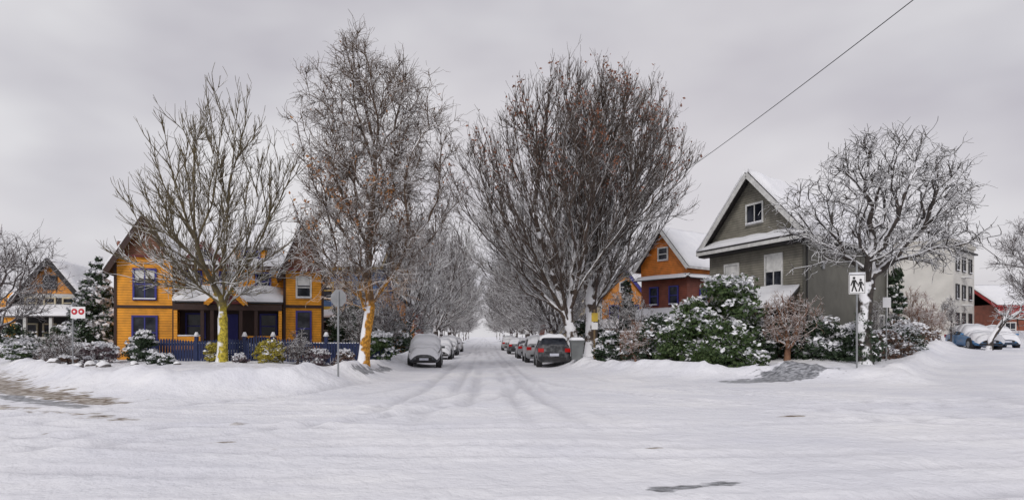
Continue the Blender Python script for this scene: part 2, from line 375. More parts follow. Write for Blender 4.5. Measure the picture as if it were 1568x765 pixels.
def distant():
    pts=[]
    for a in np.linspace(-1.1,1.1,130):
        d=r.uniform(260,400);pts.append((d*math.sin(a),d*math.cos(a),r.uniform(9,16)))
    pts=[p for p in pts if abs(p[0])>9]
    pts+=[(sx*r.uniform(6.5,9),yy,r.uniform(12,16)) for yy in (240,290,340,390) for sx in(-1,1)]
    P=[];D_=[];pa=[];R_=[];o=0
    for (x,y,h) in pts:
        n=150;P.append(np.array([[x,y,-.5],[x,y,h*.35]]));D_.append(np.array([[0,0,1.],[0,0,1.]]));pa.append(np.array([-1,o]));R_.append(np.array([.3,.22]))
        th=r.uniform(0,6.28,n);z=r.uniform(h*.3,h,n);rad=h*.42*np.sqrt(np.clip(1-((z-h*.6)/(h*.42))**2,0,1))*r.uniform(.3,1,n)
        e=np.stack([x+rad*np.cos(th),y+rad*np.sin(th),z],-1);d=e-np.array([x,y,h*.3]);d/=np.linalg.norm(d,axis=1)[:,None]
        P.append(e);D_.append(d);pa.append(np.full(n,o+1));R_.append(np.full(n,.07));o+=2+n
    V,F=tubes(np.vstack(P),np.vstack(D_),np.concatenate(pa),np.concatenate(R_))
    mesh_np('distant_trees',V,F,[BK_FAR],smooth=True)
distant()
tree('walnut_tree',15.8,27,31,[(0,0,0),(-.1,0,1.6),(.05,0,3.2),(.15,0,4.4),(.3,0,5.2)],
     [(4.4,2.9),(5.4,3.3),(6.8,3.3),(8.2,2.8),(9.1,1.8),(9.7,.6)],[(0,.9,0),(5,1.0,0),(10,.5,0)],
     nt_=330,tw=3300,k=.7,alpha=.42,wob=.17,fork=3.3,up=-.15,tip=.025,rt=.27,bark=BK_UMB,spread=.7,tup=-.12,tl=(.3,.75),tr_=.015,first=18,inner=.35,curl=.32,tw2=.5)
tree('bare_tree',-26.3,35,41,[(0,0,0),(.1,0,1),(.2,0,2)],[(2.2,1.6),(4,2.6),(5.5,2.4),(6.8,1.2)],[(0,.6,0),(7,.9,0)],
     nt_=230,tw=2400,k=.8,alpha=.4,wob=.1,fork=1.2,up=.2,tip=.015,rt=.2,bark=BK_GREY,spread=.6,tup=.05,tl=(.3,.8),tr_=.012,curl=.25)
tree('bare_tree',44.0,52,42,[(0,0,0),(.1,0,2),(.2,0,4)],[(3.5,1.6),(6,2.6),(8,2.5),(10,1.2)],[(0,0,0),(10,.2,0)],
     nt_=260,tw=2800,k=.8,alpha=.4,wob=.08,fork=2.2,up=.3,tip=.018,rt=.2,bark=BK_GREY,spread=.6,tup=.05,tl=(.3,.9),tr_=.016)
tree('leaning_snowy_tree',30.2,39,43,[(0,0,0),(.1,0,.8),(.9,0,1.9),(1.7,0,2.4)],[(1.8,1.0),(2.4,1.2),(3.0,.6)],[(0,1.7,0),(3,1.6,0)],
     nt_=40,tw=260,k=.8,alpha=.4,wob=.1,fork=1.2,up=.0,tip=.03,rt=.16,bark=BK_UMB,spread=.6,tup=.05,tl=(.3,.6),tr_=.012,first=8)
def smalltree(name,x,y,seed,h,rr,bark,tw=1500,nt_=110,r0=.08):
    return tree(name,x,y,seed,[(0,0,0),(.03,0,h*.2),(0,.0,h*.35)],[(h*.35,rr*.7),(h*.6,rr),(h*.85,rr*.8),(h,rr*.3)],[(0,0,0),(h,0,0)],
      nt_=nt_,tw=tw,k=.7,alpha=.4,wob=.12,fork=h*.18,up=.1,tip=.012,rt=r0,bark=bark,spread=.7,tup=.0,tl=(.15,.4),tr_=.010,curl=.3,first=9,step=.25)
smalltree('dogwood_tree',13.4,28.8,51,3.0,1.35,BK_RED,1500,120,.12)
smalltree('young_street_tree',7.2,31,52,2.0,.8,BK_RED,700,60,.05)
smalltree('young_street_tree',31.5,44,53,3.0,.8,BK_GREY,900,60,.05)
smalltree('bare_shrub',27.0,41,54,3.4,1.3,BK_RED,2000,150,.06)
smalltree('bare_shrub',28.6,42,55,2.4,1.1,BK_RED,1500,120,.06)
smalltree('bare_shrub',-5.3,35.5,56,3.6,1.4,BK_GREY,2000,150,.06)
smalltree('bare_shrub',-6.9,36,57,4.6,1.4,BK_GREY,2000,150,.06)
smalltree('bare_shrub',-19.8,30.6,58,1.5,.9,BK_GREY,900,80,.05)
smalltree('bare_shrub',-9.0,31.6,59,1.3,.7,BK_GREY,900,80,.05)
smalltree('bare_shrub',8.6,40,65,4.0,1.6,BK_GREY,2000,150,.07)
smalltree('bare_shrub',22.0,37.5,66,2.6,1.3,BK_GREY,1500,110,.06)
smalltree('bare_shrub',-7.6,46,67,5.0,2.0,BK_GREY,2000,150,.08)
# ------------------------------------------------------------------ evergreens and shrubs
G_DARK=m_leaf('evergreen_leaves',(.014,.03,.014),(.04,.07,.03));G_MID=m_leaf('laurel_leaves',(.03,.065,.02),(.08,.12,.035))
G_YEL=m_leaf('golden_shrub_leaves',(.48,.40,.05),(.28,.24,.05));G_BRN=m_leaf('dry_shrub_leaves',(.16,.09,.06),(.09,.06,.045));G_PUR=m_leaf('heather_leaves',(.10,.06,.08),(.17,.13,.13))
def bush(name,x,y,rx,h,green=G_MID,n=2600,leaf=.09,snow=.5,seed=0,cone=False,ry=None,clump=.34,base=0.):
    rg=np.random.default_rng(seed+100);ry=ry or rx
    nc=int(26+10*h)
    if cone:
        z=h*(1-np.sqrt(rg.uniform(0,1,nc*2)))*.97;rad=rx*(1-z/h)*np.sqrt(rg.uniform(.2,1,nc*2));nc=nc*2
        cr=(.16+.24*rx*(1-z/h))
    else:
        u=rg.uniform(.02,1,nc);z=h*u*.86;pr=np.sqrt(np.clip(1-((u-.35)/.68)**2,.05,1));rad=rx*.8*pr*np.sqrt(rg.uniform(.1,1,nc))
        cr=clump*min(rx,h)*rg.uniform(.6,1.25,nc)
    th=rg.uniform(0,6.28,nc);C=np.stack([rad*np.cos(th),rad*np.sin(th)*ry/rx,z+base],-1)
    q=rg.integers(0,nc,n);d=rg.normal(0,1,(n,3));d/=np.linalg.norm(d,axis=1)[:,None]
    rr=(rg.uniform(.35,1,n)**.5)[:,None];off=d*rr*np.asarray(cr)[q][:,None]*np.array([1.1,1.1,.75])
    Pp=C[q]+off;Pp[:,2]=np.maximum(Pp[:,2],.02)
    patch=vn(Pp[:,0]*2.1+seed,Pp[:,2]*2.1+Pp[:,1],seed)
    sn=(off[:,2]/np.asarray(cr)[q]>.12)&(rg.uniform(0,1,n)<snow*1.35)&(patch>.55-.45*snow)
    V1,F1=quads(Pp[~sn],np.full((~sn).sum(),leaf),rg);V2,F2=quads(Pp[sn]+[0,0,.03],np.full(sn.sum(),leaf*1.3),rg,flat=.55,asp=1)
    V=np.vstack([V1,V2]);F=np.vstack([F1,F2+len(V1)]);mi=np.concatenate([np.zeros(len(F1),int),np.ones(len(F2),int)])
    return mesh_np(name,V,F,[green,M_SNOW],mi,loc=(x,y,gz(x,y)-.05))
bush('laurel_bush',11.1,30,1.95,4.25,G_MID,11000,.095,.52,1)
bush('laurel_bush',9.9,30.6,1.5,3.0,G_MID,6500,.09,.45,2)
bush('laurel_bush',10.4,28.2,1.5,2.0,G_MID,6000,.085,.3,3)
bush('laurel_bush',8.8,30.2,1.1,1.9,G_MID,4500,.08,.4,4)
bush('evergreen_hedge',7.9,31.5,1.2,1.9,G_DARK,4500,.08,.5,5)
bush('evergreen_hedge',6.6,34,.9,1.7,G_DARK,3000,.08,.55,6)
bush('evergreen_shrub',12.4,29.8,1.0,2.0,G_DARK,3500,.08,.5,7)
bush('evergreen_shrub',14.8,28.6,1.25,1.9,G_DARK,5000,.08,.55,8)
bush('evergreen_shrub',16.4,28.9,1.2,1.6,G_DARK,4500,.08,.6,9)
bush('evergreen_shrub',13.5,30.5,1.2,2.0,G_DARK,4500,.08,.45,10)
bush('dry_shrub',18.6,30.5,1.4,1.3,G_BRN,3800,.07,.55,11)
bush('dry_shrub',20.6,32.5,1.4,1.4,G_DARK,3800,.07,.5,12)
bush('dry_shrub',22.8,35.5,1.5,1.5,G_BRN,3800,.07,.55,13)
bush('dry_shrub',25,38,1.5,1.2,G_BRN,3500,.07,.6,14)
bush('snowy_shrub',11.5,27.3,.5,.75,G_MID,1400,.06,.8,15)
bush('cypress_tree',25.3,40,.62,5.2,G_DARK,4500,.09,.3,16,cone=False)
bush('cypress_tree',11.0,50,.9,6.6,G_DARK,4500,.12,.35,17,cone=True)
bush('fir_tree',-21.9,37,1.9,6.2,G_DARK,10500,.11,.72,18,cone=True)
bush('evergreen_shrub',-8.3,39.6,1.5,3.6,G_DARK,5000,.1,.35,19)
bush('evergreen_shrub',-6.4,37,1.2,2.6,G_DARK,4000,.09,.4,20)
bush('evergreen_shrub',-5.3,33.2,.85,1.5,G_MID,3800,.075,.65,21)
bush('golden_shrub',-10.2,31.2,.78,1.25,G_YEL,3600,.06,.3,22)
bush('golden_shrub',-13.3,32.3,.55,1.1,G_YEL,2200,.06,.35,23)
bush('evergreen_shrub',-16.6,32.0,.7,1.7,G_DARK,3000,.07,.8,24)
bush('heather_shrub',-18.6,32,.9,1.2,G_PUR,3000,.06,.75,25)
bush('heather_shrub',-20.4,33,.9,1.1,G_PUR,2800,.06,.8,26)
bush('heather_shrub',-22.5,34,.9,.9,G_BRN,2500,.06,.8,27)
bush('snowy_shrub',-23.6,33,.7,.8,G_MID,2000,.06,.9,28)
bush('snowy_shrub',-14.4,29.6,.45,.5,G_DARK,1400,.05,.9,29)
bush('snowy_shrub',-15.2,30.4,.55,.6,G_DARK,1400,.05,.85,30)
bush('heather_shrub',-8.1,31.8,.7,.9,G_PUR,2300,.055,.6,31)
bush('heather_shrub',-6.8,32.2,.6,.8,G_BRN,2000,.055,.6,32)
bush('evergreen_shrub',-12.0,34.5,.9,1.0,G_DARK,2500,.06,.7,33)
bush('evergreen_shrub',-17.9,34.0,.8,1.6,G_DARK,2500,.07,.7,34)
bush('ivy_on_trunk',15.75,27,.34,2.6,G_DARK,2200,.06,.2,36,clump=.7)
bush('evergreen_shrub',-7.0,52,2.2,3.0,G_DARK,3500,.12,.5,37)
bush('evergreen_shrub',8.2,52,1.5,3.2,G_DARK,3500,.12,.45,38)
bush('evergreen_shrub',7.6,44,1.2,2.0,G_DARK,3000,.1,.5,39)
bush('snowy_shrub',-25.5,36,1.2,1.0,G_DARK,2500,.07,.8,40)
bush('evergreen_shrub',9.6,35.5,1.4,2.4,G_DARK,3500,.09,.5,41)
bush('snowy_shrub',-19.3,30.3,.5,.6,G_BRN,1300,.05,.8,42)
bush('snowy_shrub',-11.4,30.6,.4,.5,G_PUR,1000,.05,.7,43)
bush('evergreen_shrub',-30.5,42,1.6,1.5,G_DARK,3000,.09,.6,44)
bush('evergreen_shrub',-26.5,41.5,1.3,1.7,G_DARK,3000,.09,.6,45)
def lump(name,x,y,r,h,m_,seed):
    bm=bmesh.new();bmesh.ops.create_icosphere(bm,subdivisions=3,radius=1)
    for v in bm.verts:
        n=.8+.4*float(vn(np.array([v.co.x*1.7+seed]),np.array([v.co.y*1.7+v.co.z*1.3]),seed)[0])
        v.co=Vector((v.co.x*r*n,v.co.y*r*n,v.co.z*h*n))
    me=bpy.data.meshes.new(name);bm.to_mesh(me);bm.free()
    for p in me.polygons:p.use_smooth=True
    me.materials.append(m_);o=bpy.data.objects.new(name,me);COL.objects.link(o);o.location=(x,y,gz(x,y)+h*.2)
M_ROCK=m_bark('rock',(.12,.11,.11),(.2,.18,.17),.35)
for i,(x,y,r_) in enumerate([(-17.2,29.6,.3),(-16.2,30.3,.2),(-18.4,30.6,.28),(-13.6,29,.16),(-19.6,28.9,.22),(-14.9,24,.2),(-15.7,24.9,.26),(-17.5,26.6,.24),(12.2,26.6,.25)]):
    lump('garden_rock',x,y,r_,r_*.8,M_ROCK,i)
# ------------------------------------------------------------------ builder
class B:
    def __init__(s,name,o,ex=(1,0),ey=(0,1),z=None):
        s.name=name;s.o=Vector((o[0],o[1],gz(*o) if z is None else z));s.ex=Vector((*ex,0));s.ey=Vector((*ey,0));s.parts={}
    def T(s,p): return s.ex*p[0]+s.ey*p[1]+Vector((0,0,p[2]))
    def poly(s,part,m_,pts,faces=None):
        if part in s.parts and s.parts[part][3]!=m_: part=part+'_'+m_.name
        d=s.parts.setdefault(part,([],[],[],m_));o=len(d[0]);d[0].extend([s.T(p) for p in pts])
        for f in (faces or [list(range(len(pts)))]): d[1].append([i+o for i in f])
    def obox(s,part,m_,c,ax,ay,az):
        c=Vector(c);ax=Vector(ax);ay=Vector(ay);az=Vector(az)
        p=[c+ax*i+ay*j+az*k for k in(-1,1) for j in(-1,1) for i in(-1,1)]
        s.poly(part,m_,p,[(0,1,3,2),(4,6,7,5),(0,4,5,1),(2,3,7,6),(0,2,6,4),(1,5,7,3)])
    def box(s,part,m_,x0,x1,y0,y1,z0,z1):
        s.obox(part,m_,((x0+x1)/2,(y0+y1)/2,(z0+z1)/2),((x1-x0)/2,0,0),(0,(y1-y0)/2,0),(0,0,(z1-z0)/2))
    def beam(s,part,m_,a,b_,w,t):
        a=Vector(a);b_=Vector(b_);d=(b_-a);l=d.length;d.normalize()
        u=d.cross(Vector((0,0,1)))
        if u.length<.05:u=Vector((1,0,0))
        u.normalize();v=d.cross(u);s.obox(part,m_,(a+b_)/2,d*l/2,u*w/2,v*t/2)
    def cyl(s,part,m_,a,b_,r0,r1=None,n=12):
        r1=r0 if r1 is None else r1;a=Vector(a);b_=Vector(b_);d=(b_-a).normalized();u=d.orthogonal().normalized();v=d.cross(u);P=[]
        for c,r_ in((a,r0),(b_,r1)):
            for i in range(n):
                t=6.28318*i/n;P.append(c+u*math.cos(t)*r_+v*math.sin(t)*r_)
        F=[(i,(i+1)%n,n+(i+1)%n,n+i) for i in range(n)]+[tuple(range(n))[::-1],tuple(range(n,2*n))]
        s.poly(part,m_,P,F)
    def gable(s,part,m_,x0,x1,y0,y1,z0,ze,za,axis='y'):
        if axis=='y':
            xm=(x0+x1)/2;A=[(x0,z0),(x1,z0),(x1,ze),(xm,za),(x0,ze)]
            P=[(a,y0,z) for a,z in A]+[(a,y1,z) for a,z in A]
        else:
            ym=(y0+y1)/2;A=[(y0,z0),(y1,z0),(y1,ze),(ym,za),(y0,ze)]
            P=[(x0,a,z) for a,z in A]+[(x1,a,z) for a,z in A]
        s.poly(part,m_,P,[(0,1,2,3,4),(9,8,7,6,5)]+[(i,(i+1)%5,5+(i+1)%5,5+i) for i in range(5)])
    def slab(s,q,t=.14,m_=None,snow=.2,part='roof'):
        q=[Vector(p) for p in q];n=(q[1]-q[0]).cross(q[3]-q[0]).normalized()
        if n.z<0:n=-n
        P=[p+n*.02 for p in q]+[p+n*(t+.02) for p in q]
        s.poly(part,m_ or M_ROOF,P,[(0,1,2,3),(4,5,6,7)]+[(i,(i+1)%4,4+(i+1)%4,4+i) for i in range(4)])
        if snow: s.snow([p+n*(t+.022) for p in q],snow)
    def snow(s,q,t=.2,nu=14,nv=12,part='roof_snow'):
        q=[Vector(p) for p in q];P=[];r=random.Random(len(s.parts)*7+int(q[0].x*10))
        sd=r.random()*50
        for j in range(nv+1):
            for i in range(nu+1):
                u=i/nu;v=j/nv;p=q[0]*(1-u)*(1-v)+q[1]*u*(1-v)+q[2]*u*v+q[3]*(1-u)*v
                e=min(1,min(u,1-u,v,1-v)*5+.45);nn=float(vn(np.array([p.x*1.3+sd]),np.array([p.y*1.3+p.z]),3)[0])
                P.append(p+Vector((0,0,t*e*(.6+.8*nn))))
        F=[(j*(nu+1)+i,j*(nu+1)+i+1,(j+1)*(nu+1)+i+1,(j+1)*(nu+1)+i) for j in range(nv) for i in range(nu)]
        ring=[i for i in range(nu+1)]+[(j)*(nu+1)+nu for j in range(1,nv+1)]+[nv*(nu+1)+i for i in range(nu-1,-1,-1)]+[j*(nu+1) for j in range(nv-1,0,-1)]
        b0=len(P)
        for k in ring:
            j,i=divmod(k,nu+1);u=i/nu;v=j/nv;P.append(q[0]*(1-u)*(1-v)+q[1]*u*(1-v)+q[2]*u*v+q[3]*(1-u)*v)
        for a in range(len(ring)):
            c=(a+1)%len(ring);F.append((ring[a],ring[c],b0+c,b0+a))
        s.poly(part,M_SNOW,P,F)
    def roof(s,x0,x1,y0,y1,ze,za,axis='y',o=.45,t=.14,snow=.2,trim=None,ends=(1,1)):
        if axis=='y':
            xm=(x0+x1)/2;sl=(za-ze)/(xm-x0);f=lambda u,v,z:(u,v,z);a0,a1,b0,b1=x0,x1,y0,y1
        else:
            xm=(y0+y1)/2;sl=(za-ze)/(xm-y0);f=lambda u,v,z:(v,u,z);a0,a1,b0,b1=y0,y1,x0,x1
        b0-=o*ends[0];b1+=o*ends[1]
        for sgn,e in((-1,a0-o*.8),(1,a1+o*.8)):
            zz=ze-sl*o*.8
            s.slab([f(xm,b0,za),f(e,b0,zz),f(e,b1,zz),f(xm,b1,za)],t,snow=snow)
            if trim:
                for bb,en in((b0,ends[0]),(b1,ends[1])):
                    if en:
                        d=-.03 if bb==b0 else .03
                        s.beam('bargeboard',trim,f(xm,bb+d,za-.03),f(e,bb+d,zz-.03),.05,.26)
                s.beam('gutter',trim,f(e+sgn*.06,b0,zz+.02),f(e+sgn*.06,b1,zz+.02),.1,.14)
    def window(s,c,r_,n_,w,h,fm,sash=True,blind=.0,snow=True,fw=.10,glass=None):
        c=Vector(c);r_=Vector(r_);n_=Vector(n_);z=Vector((0,0,1))
        s.obox('window_glass',glass or M_GLASS,c+n_*.015,r_*w/2,n_*.02,z*h/2)
        for sg in(-1,1):
            s.obox('window_frames',fm,c+r_*sg*(w/2+fw/2)+n_*.04,r_*fw/2,n_*.06,z*(h/2+fw))
            s.obox('window_frames',fm,c+z*sg*(h/2+fw/2)+n_*.045,r_*w/2,n_*.06,z*fw/2)
        if sash:
            s.obox('window_frames',fm,c+n_*.045,r_*w/2,n_*.025,z*.035)
        if w>.9: s.obox('window_frames',fm,c+n_*.046,r_*.03,n_*.022,z*h/2)
        if blind: s.obox('window_blinds',M_TRIMW,c+z*(h/2-h*blind/2)+n_*.02,r_*w*.48,n_*.02,z*h*blind/2)
        if snow: s.obox('window_snow',M_SNOW,c-z*(h/2+fw-.09)+n_*.13,r_*(w/2+.05),n_*.05,z*.035)
    def finish(s,smooth=('roof_snow',)):
        e=bpy.data.objects.new(s.name,None);COL.objects.link(e);e.location=s.o
        for k,(V,F,_,m_) in s.parts.items():
            me=bpy.data.meshes.new(k);me.from_pydata([tuple(v) for v in V],[],F);me.materials.append(m_)
            bm=bmesh.new();bm.from_mesh(me);bmesh.ops.recalc_face_normals(bm,faces=bm.faces);bm.to_mesh(me);bm.free()
            if k in smooth or 'snow' in k and k!='window_snow':
                for p in me.polygons:p.use_smooth=True
            o=bpy.data.objects.new(k,me);COL.objects.link(o);o.parent=e
        return e
FR=((1,0,0),(0,-1,0))
# ---------------- orange Victorian house
M_OR=m_siding('orange_clapboard',(.90,.37,.018));M_BLUE=m_paint('purple_blue_trim',(.045,.045,.28));M_SHG=m_siding('brown_shingles',(.24,.095,.05),.13)
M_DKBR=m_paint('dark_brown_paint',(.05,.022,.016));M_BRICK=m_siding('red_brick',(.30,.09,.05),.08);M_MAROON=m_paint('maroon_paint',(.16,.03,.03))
h=B('orange_victorian_house',(-20.0,35.4),(.96,.28),(-.28,.96))
h.gable('wall_left_wing',M_OR,0,3.0,0,7,-.3,5.3,7.75)
h.poly('gable_shingles',M_SHG,[(.35,-.04,5.75),(2.65,-.04,5.75),(1.5,-.04,7.5)])
h.roof(0,3.0,0,7,5.3,7.75,o=.42,trim=M_DKBR,snow=.26)
h.box('wall_main',M_OR,3.0,8.8,1.4,9,-.3,5.4)
for q in ([(2.6,1.0,5.3),(9.1,1.0,5.3),(7.4,4.6,8.2),(4.2,4.6,8.2)],[(2.6,1.0,5.3),(4.2,4.6,8.2),(4.2,5.6,8.2),(2.6,9.2,5.3)],[(9.1,1.0,5.3),(9.1,9.2,5.3),(7.4,5.6,8.2),(7.4,4.6,8.2)],[(2.6,9.2,5.3),(4.2,5.6,8.2),(7.4,5.6,8.2),(9.1,9.2,5.3)]):
    h.slab(q,snow=.26)
h.box('eave_trim',M_DKBR,2.6,9.1,.9,.99,5.2,5.42)
h.gable('dormer',M_SHG,3.4,5.4,1.1,4,5.4,5.6,6.7);h.roof(3.4,5.4,1.1,3.6,5.6,6.7,o=.3,trim=M_MAROON,ends=(1,0),t=.08,snow=.16)
h.window((4.4,1.1,5.95),*FR,.6,.5,M_BLUE,snow=False,sash=False)
h.box('dormer_two',M_OR,6.0,7.8,1.2,4,5.4,6.4);h.slab([(5.8,1.0,6.4),(8.0,1.0,6.4),(8.0,4,7.1),(5.8,4,7.1)],.1)
h.window((6.9,1.2,5.95),*FR,.9,.6,M_BLUE,snow=False)
h.gable('wall_right_wing',M_OR,8.8,11.0,0,5,-.3,5.2,7.7)
h.poly('gable_shingles',M_SHG,[(8.7,-.03,5.25),(11.1,-.03,5.25),(9.9,-.03,7.65)])
h.roof(8.8,11.0,0,5,5.2,7.7,o=.35,trim=M_DKBR,snow=.24)
h.box('gable_base_trim',M_MAROON,8.6,11.2,-.35,-.031,5.1,5.24)
h.box('gable_base_trim',M_MAROON,.1,2.9,-.12,-.041,5.62,5.74)
for x_ in(8.83,10.97): h.box('corner_boards',M_DKBR,x_-.07,x_+.07,-.04,.0,-.2,5.1)
for x_ in(.05,2.95): h.box('corner_boards',M_DKBR,x_-.07,x_+.07,-.04,0,-.2,5.3)
h.box('belt_course',M_DKBR,-.02,3.02,-.06,-.003,2.85,3.0)
h.box('belt_course',M_DKBR,8.78,11.02,-.06,-.003,2.95,3.12)
h.window((1.5,0,4.15),*FR,1.0,1.55,M_BLUE,blind=.3);h.window((1.5,0,1.5),*FR,1.1,1.7,M_BLUE)
h.window((9.9,0,1.75),*FR,.7,1.9,M_BLUE);h.window((9.9,0,4.15),*FR,.7,1.1,M_TRIMW,blind=.4)
for xx in(3.8,5.6,7.6): h.window((xx,1.4,4.55),*FR,.7,.9,M_BLUE,snow=False)
h.slab([(3.0,-.8,3.1),(8.75,-.8,3.1),(8.75,1.4,3.95),(3.0,1.4,3.95)],.12,snow=.28)
h.box('porch_fascia',M_DKBR,3.0,8.7,-.78,-.7,2.75,3.08)
h.gable('porch_gable',M_MAROON,4.9,6.6,-.9,.6,3.1,3.25,4.05);h.roof(4.9,6.6,-.9,.4,3.25,4.05,o=.2,t=.07,snow=.18,ends=(1,0),trim=M_OR)
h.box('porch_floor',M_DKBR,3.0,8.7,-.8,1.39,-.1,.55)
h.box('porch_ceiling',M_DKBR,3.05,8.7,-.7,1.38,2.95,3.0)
h.box('porch_recess_shade',M_DKBR,3.05,8.75,1.34,1.395,.56,2.9)  # dark panel over the orange wall, paints in the shade of the porch recess
for xx in(3.15,4.5,5.0,6.5,7.3,8.6):
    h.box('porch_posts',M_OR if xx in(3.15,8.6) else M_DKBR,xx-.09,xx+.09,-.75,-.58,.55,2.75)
h.box('porch_rail',M_OR,3.15,4.5,-.7,-.64,.56,1.30);h.box('rail_snow',M_SNOW,3.2,4.45,-.72,-.62,1.302,1.38)
h.box('porch_rail',M_OR,6.5,8.6,-.7,-.64,1.25,1.33)
for i in range(14): h.box('porch_rail',M_OR,6.6+i*.14,6.65+i*.14,-.7,-.65,.6,1.24)
h.window((3.9,1.34,1.9),*FR,.9,1.3,M_BLUE,snow=False);h.window((7.9,1.34,1.9),*FR,.8,1.3,M_BLUE,snow=False)
h.box('door',M_BLUE,5.35,6.2,1.28,1.335,.56,2.6)
for i in range(4): h.box('steps',M_DKBR,5.0,6.5,-1.1-.28*i,-.82-.28*i,-.2,.45-.13*i);h.box('step_snow',M_SNOW,5.05,6.45,-1.08-.28*i,-.84-.28*i,.452-.13*i,.54-.13*i)
h.finish()
# ---------------- blue picket fence with gate
M_NAVY=m_paint('navy_paint',(.012,.026,.10))
f=B('picket_fence',(-17.0,33.2),z=0)
x=0.
while x<12.2:
    wx=-17+x
    if not(4.95<x<6.25):
        g_=gz(wx,33.2)
        top=1.1+(.05*math.sin(x*2))
        f.poly('pickets',M_NAVY,[(x,0,g_-.1),(x+.11,0,g_-.1),(x+.11,0,g_+top-.08),(x+.055,0,g_+top),(x,0,g_+top-.08),(x,.03,g_-.1),(x+.11,.03,g_-.1),(x+.11,.03,g_+top-.08),(x+.055,.03,g_+top),(x,.03,g_+top-.08)],
           [(0,1,2,3,4),(9,8,7,6,5)]+[(i,(i+1)%5,5+(i+1)%5,5+i) for i in range(5)])
    x+=.14
g_=gz(-11,33.2)
for a,b_ in((0,4.95),(6.25,12.2)):
    for zz in(.3,.8): f.box('rails',M_NAVY,a,b_,.032,.09,g_+zz,g_+zz+.09)
    f.box('rail_snow',M_SNOW,a,b_,.034,.085,g_+.892,g_+.95)
for xx in(0,2.4,4.85,6.3,9,12.2):
    f.box('posts',M_NAVY,xx-.08,xx+.08,-.03,.13,g_-.2,g_+1.25);f.cyl('post_caps_snow',M_SNOW,(xx,.05,g_+1.252),(xx,.05,g_+1.48),.15,.06)
for i in range(9):
    a=5.03+i*.135;f.box('gate',M_NAVY,a,a+.08,-.02,.02,g_+.05,g_+1.15+.14*math.sin(i/8*3.14))
f.beam('gate_brace',M_NAVY,(5.0,.04,g_+.2),(6.15,.04,g_+.95),.03,.1);f.finish()
# ---------------- far left houses
M_WH=m_siding('white_clapboard',(.62,.62,.60),.15);M_CRM=m_paint('cream_paint',(.55,.48,.33));M_OG=m_siding('orange_gable',(.72,.28,.03),.12)
h=B('white_house',(-32.2,45),(.99,.14),(-.14,.99))
h.gable('walls',M_WH,.2,4.2,0,8,-1,3.4,5.9);h.poly('gable_face',M_OG,[(.3,-.03,3.6),(4.1,-.03,3.6),(2.2,-.03,5.8)])
h.roof(.2,4.2,0,8,3.4,5.9,o=.5,trim=M_DARK)
h.window((2.2,-.03,4.4),*FR,.7,.8,M_DARK,snow=False)
h.slab([(-.4,-1.8,1.9),(4.8,-1.8,1.9),(4.8,0,2.6),(-.4,0,2.6)],.1)
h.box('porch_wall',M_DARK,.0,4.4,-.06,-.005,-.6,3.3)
for xx in(-.2,1.4,3.0,4.6): h.box('porch_posts',M_TRIMW,xx-.09,xx+.09,-1.7,-1.5,-.6,1.95)
for xx in(1.0,2.2,3.4): h.window((xx,-.06,2.95),*FR,.6,.6,M_CRM,snow=False);h.window((xx,-.06,.9),*FR,.7,1.1,M_CRM,snow=False)
h.box('porch_rail',M_TRIMW,-.2,4.6,-1.64,-1.58,.15,.6);h.finish()
h=B('grey_gabled_house',(-27.2,45),(.99,.1),(-.1,.99))
M_GRYP=m_siding('pale_grey_siding',(.45,.46,.48),.15)
h.box('walls',M_GRYP,0,4.6,0,8,-1,4.1)
h.roof(0,4.6,0,8,4.1,6.3,axis='x',o=.4,trim=M_TRIMW,snow=.3)
h.gable('dormer',M_GRYP,2.2,4.4,.8,4,4.1,5.6,6.7);h.roof(2.2,4.4,.8,4,5.6,6.7,o=.25,trim=M_TRIMW,t=.08)
h.window((3.3,.8,5.1),*FR,.8,.7,M_TRIMW,snow=False)
for xx in(1,3.2): h.window((xx,0,2.8),*FR,.8,1.2,M_TRIMW);h.window((xx,0,.6),*FR,.8,1.2,M_TRIMW)
h.box('chimney',M_BRICK,.4,1.0,3.4,4.0,5.4,7.8);h.box('chimney_snow',M_SNOW,.36,1.04,3.36,4.04,7.802,7.92);h.finish()
h=B('orange_cottage',(-40,52));h.gable('walls',M_OR,0,5,0,6,-1,2.4,4);h.roof(0,5,0,6,2.4,4,axis='x',o=.4,trim=M_DARK)
h.window((3.8,0,1.2),*FR,1,1,M_TRIMW);h.finish()
M_BLU=m_siding('blue_siding',(.06,.15,.36),.14);M_YELT=m_paint('yellow_trim',(.55,.36,.06))
h=B('blue_house',(-12.2,47.5))
h.box('walls',M_BLU,0,4.4,0,8,-.3,6.3);h.roof(0,4.4,0,8,6.3,8.3,axis='x',o=.4,trim=M_YELT)
h.box('bands',M_YELT,-.03,4.43,-.05,-.004,3.2,3.45);h.box('bands',M_YELT,-.03,4.43,-.05,-.004,5.9,6.2)
for xx in(.9,2.2,3.5): h.window((xx,0,4.6),*FR,.7,1.1,M_YELT,blind=.3);h.window((xx,0,1.7),*FR,.7,1.2,M_TRIMW)
h.slab([(-.4,-1.6,2.5),(4.8,-1.6,2.5),(4.8,0,3.0),(-.4,0,3.0)],.1);h.finish()
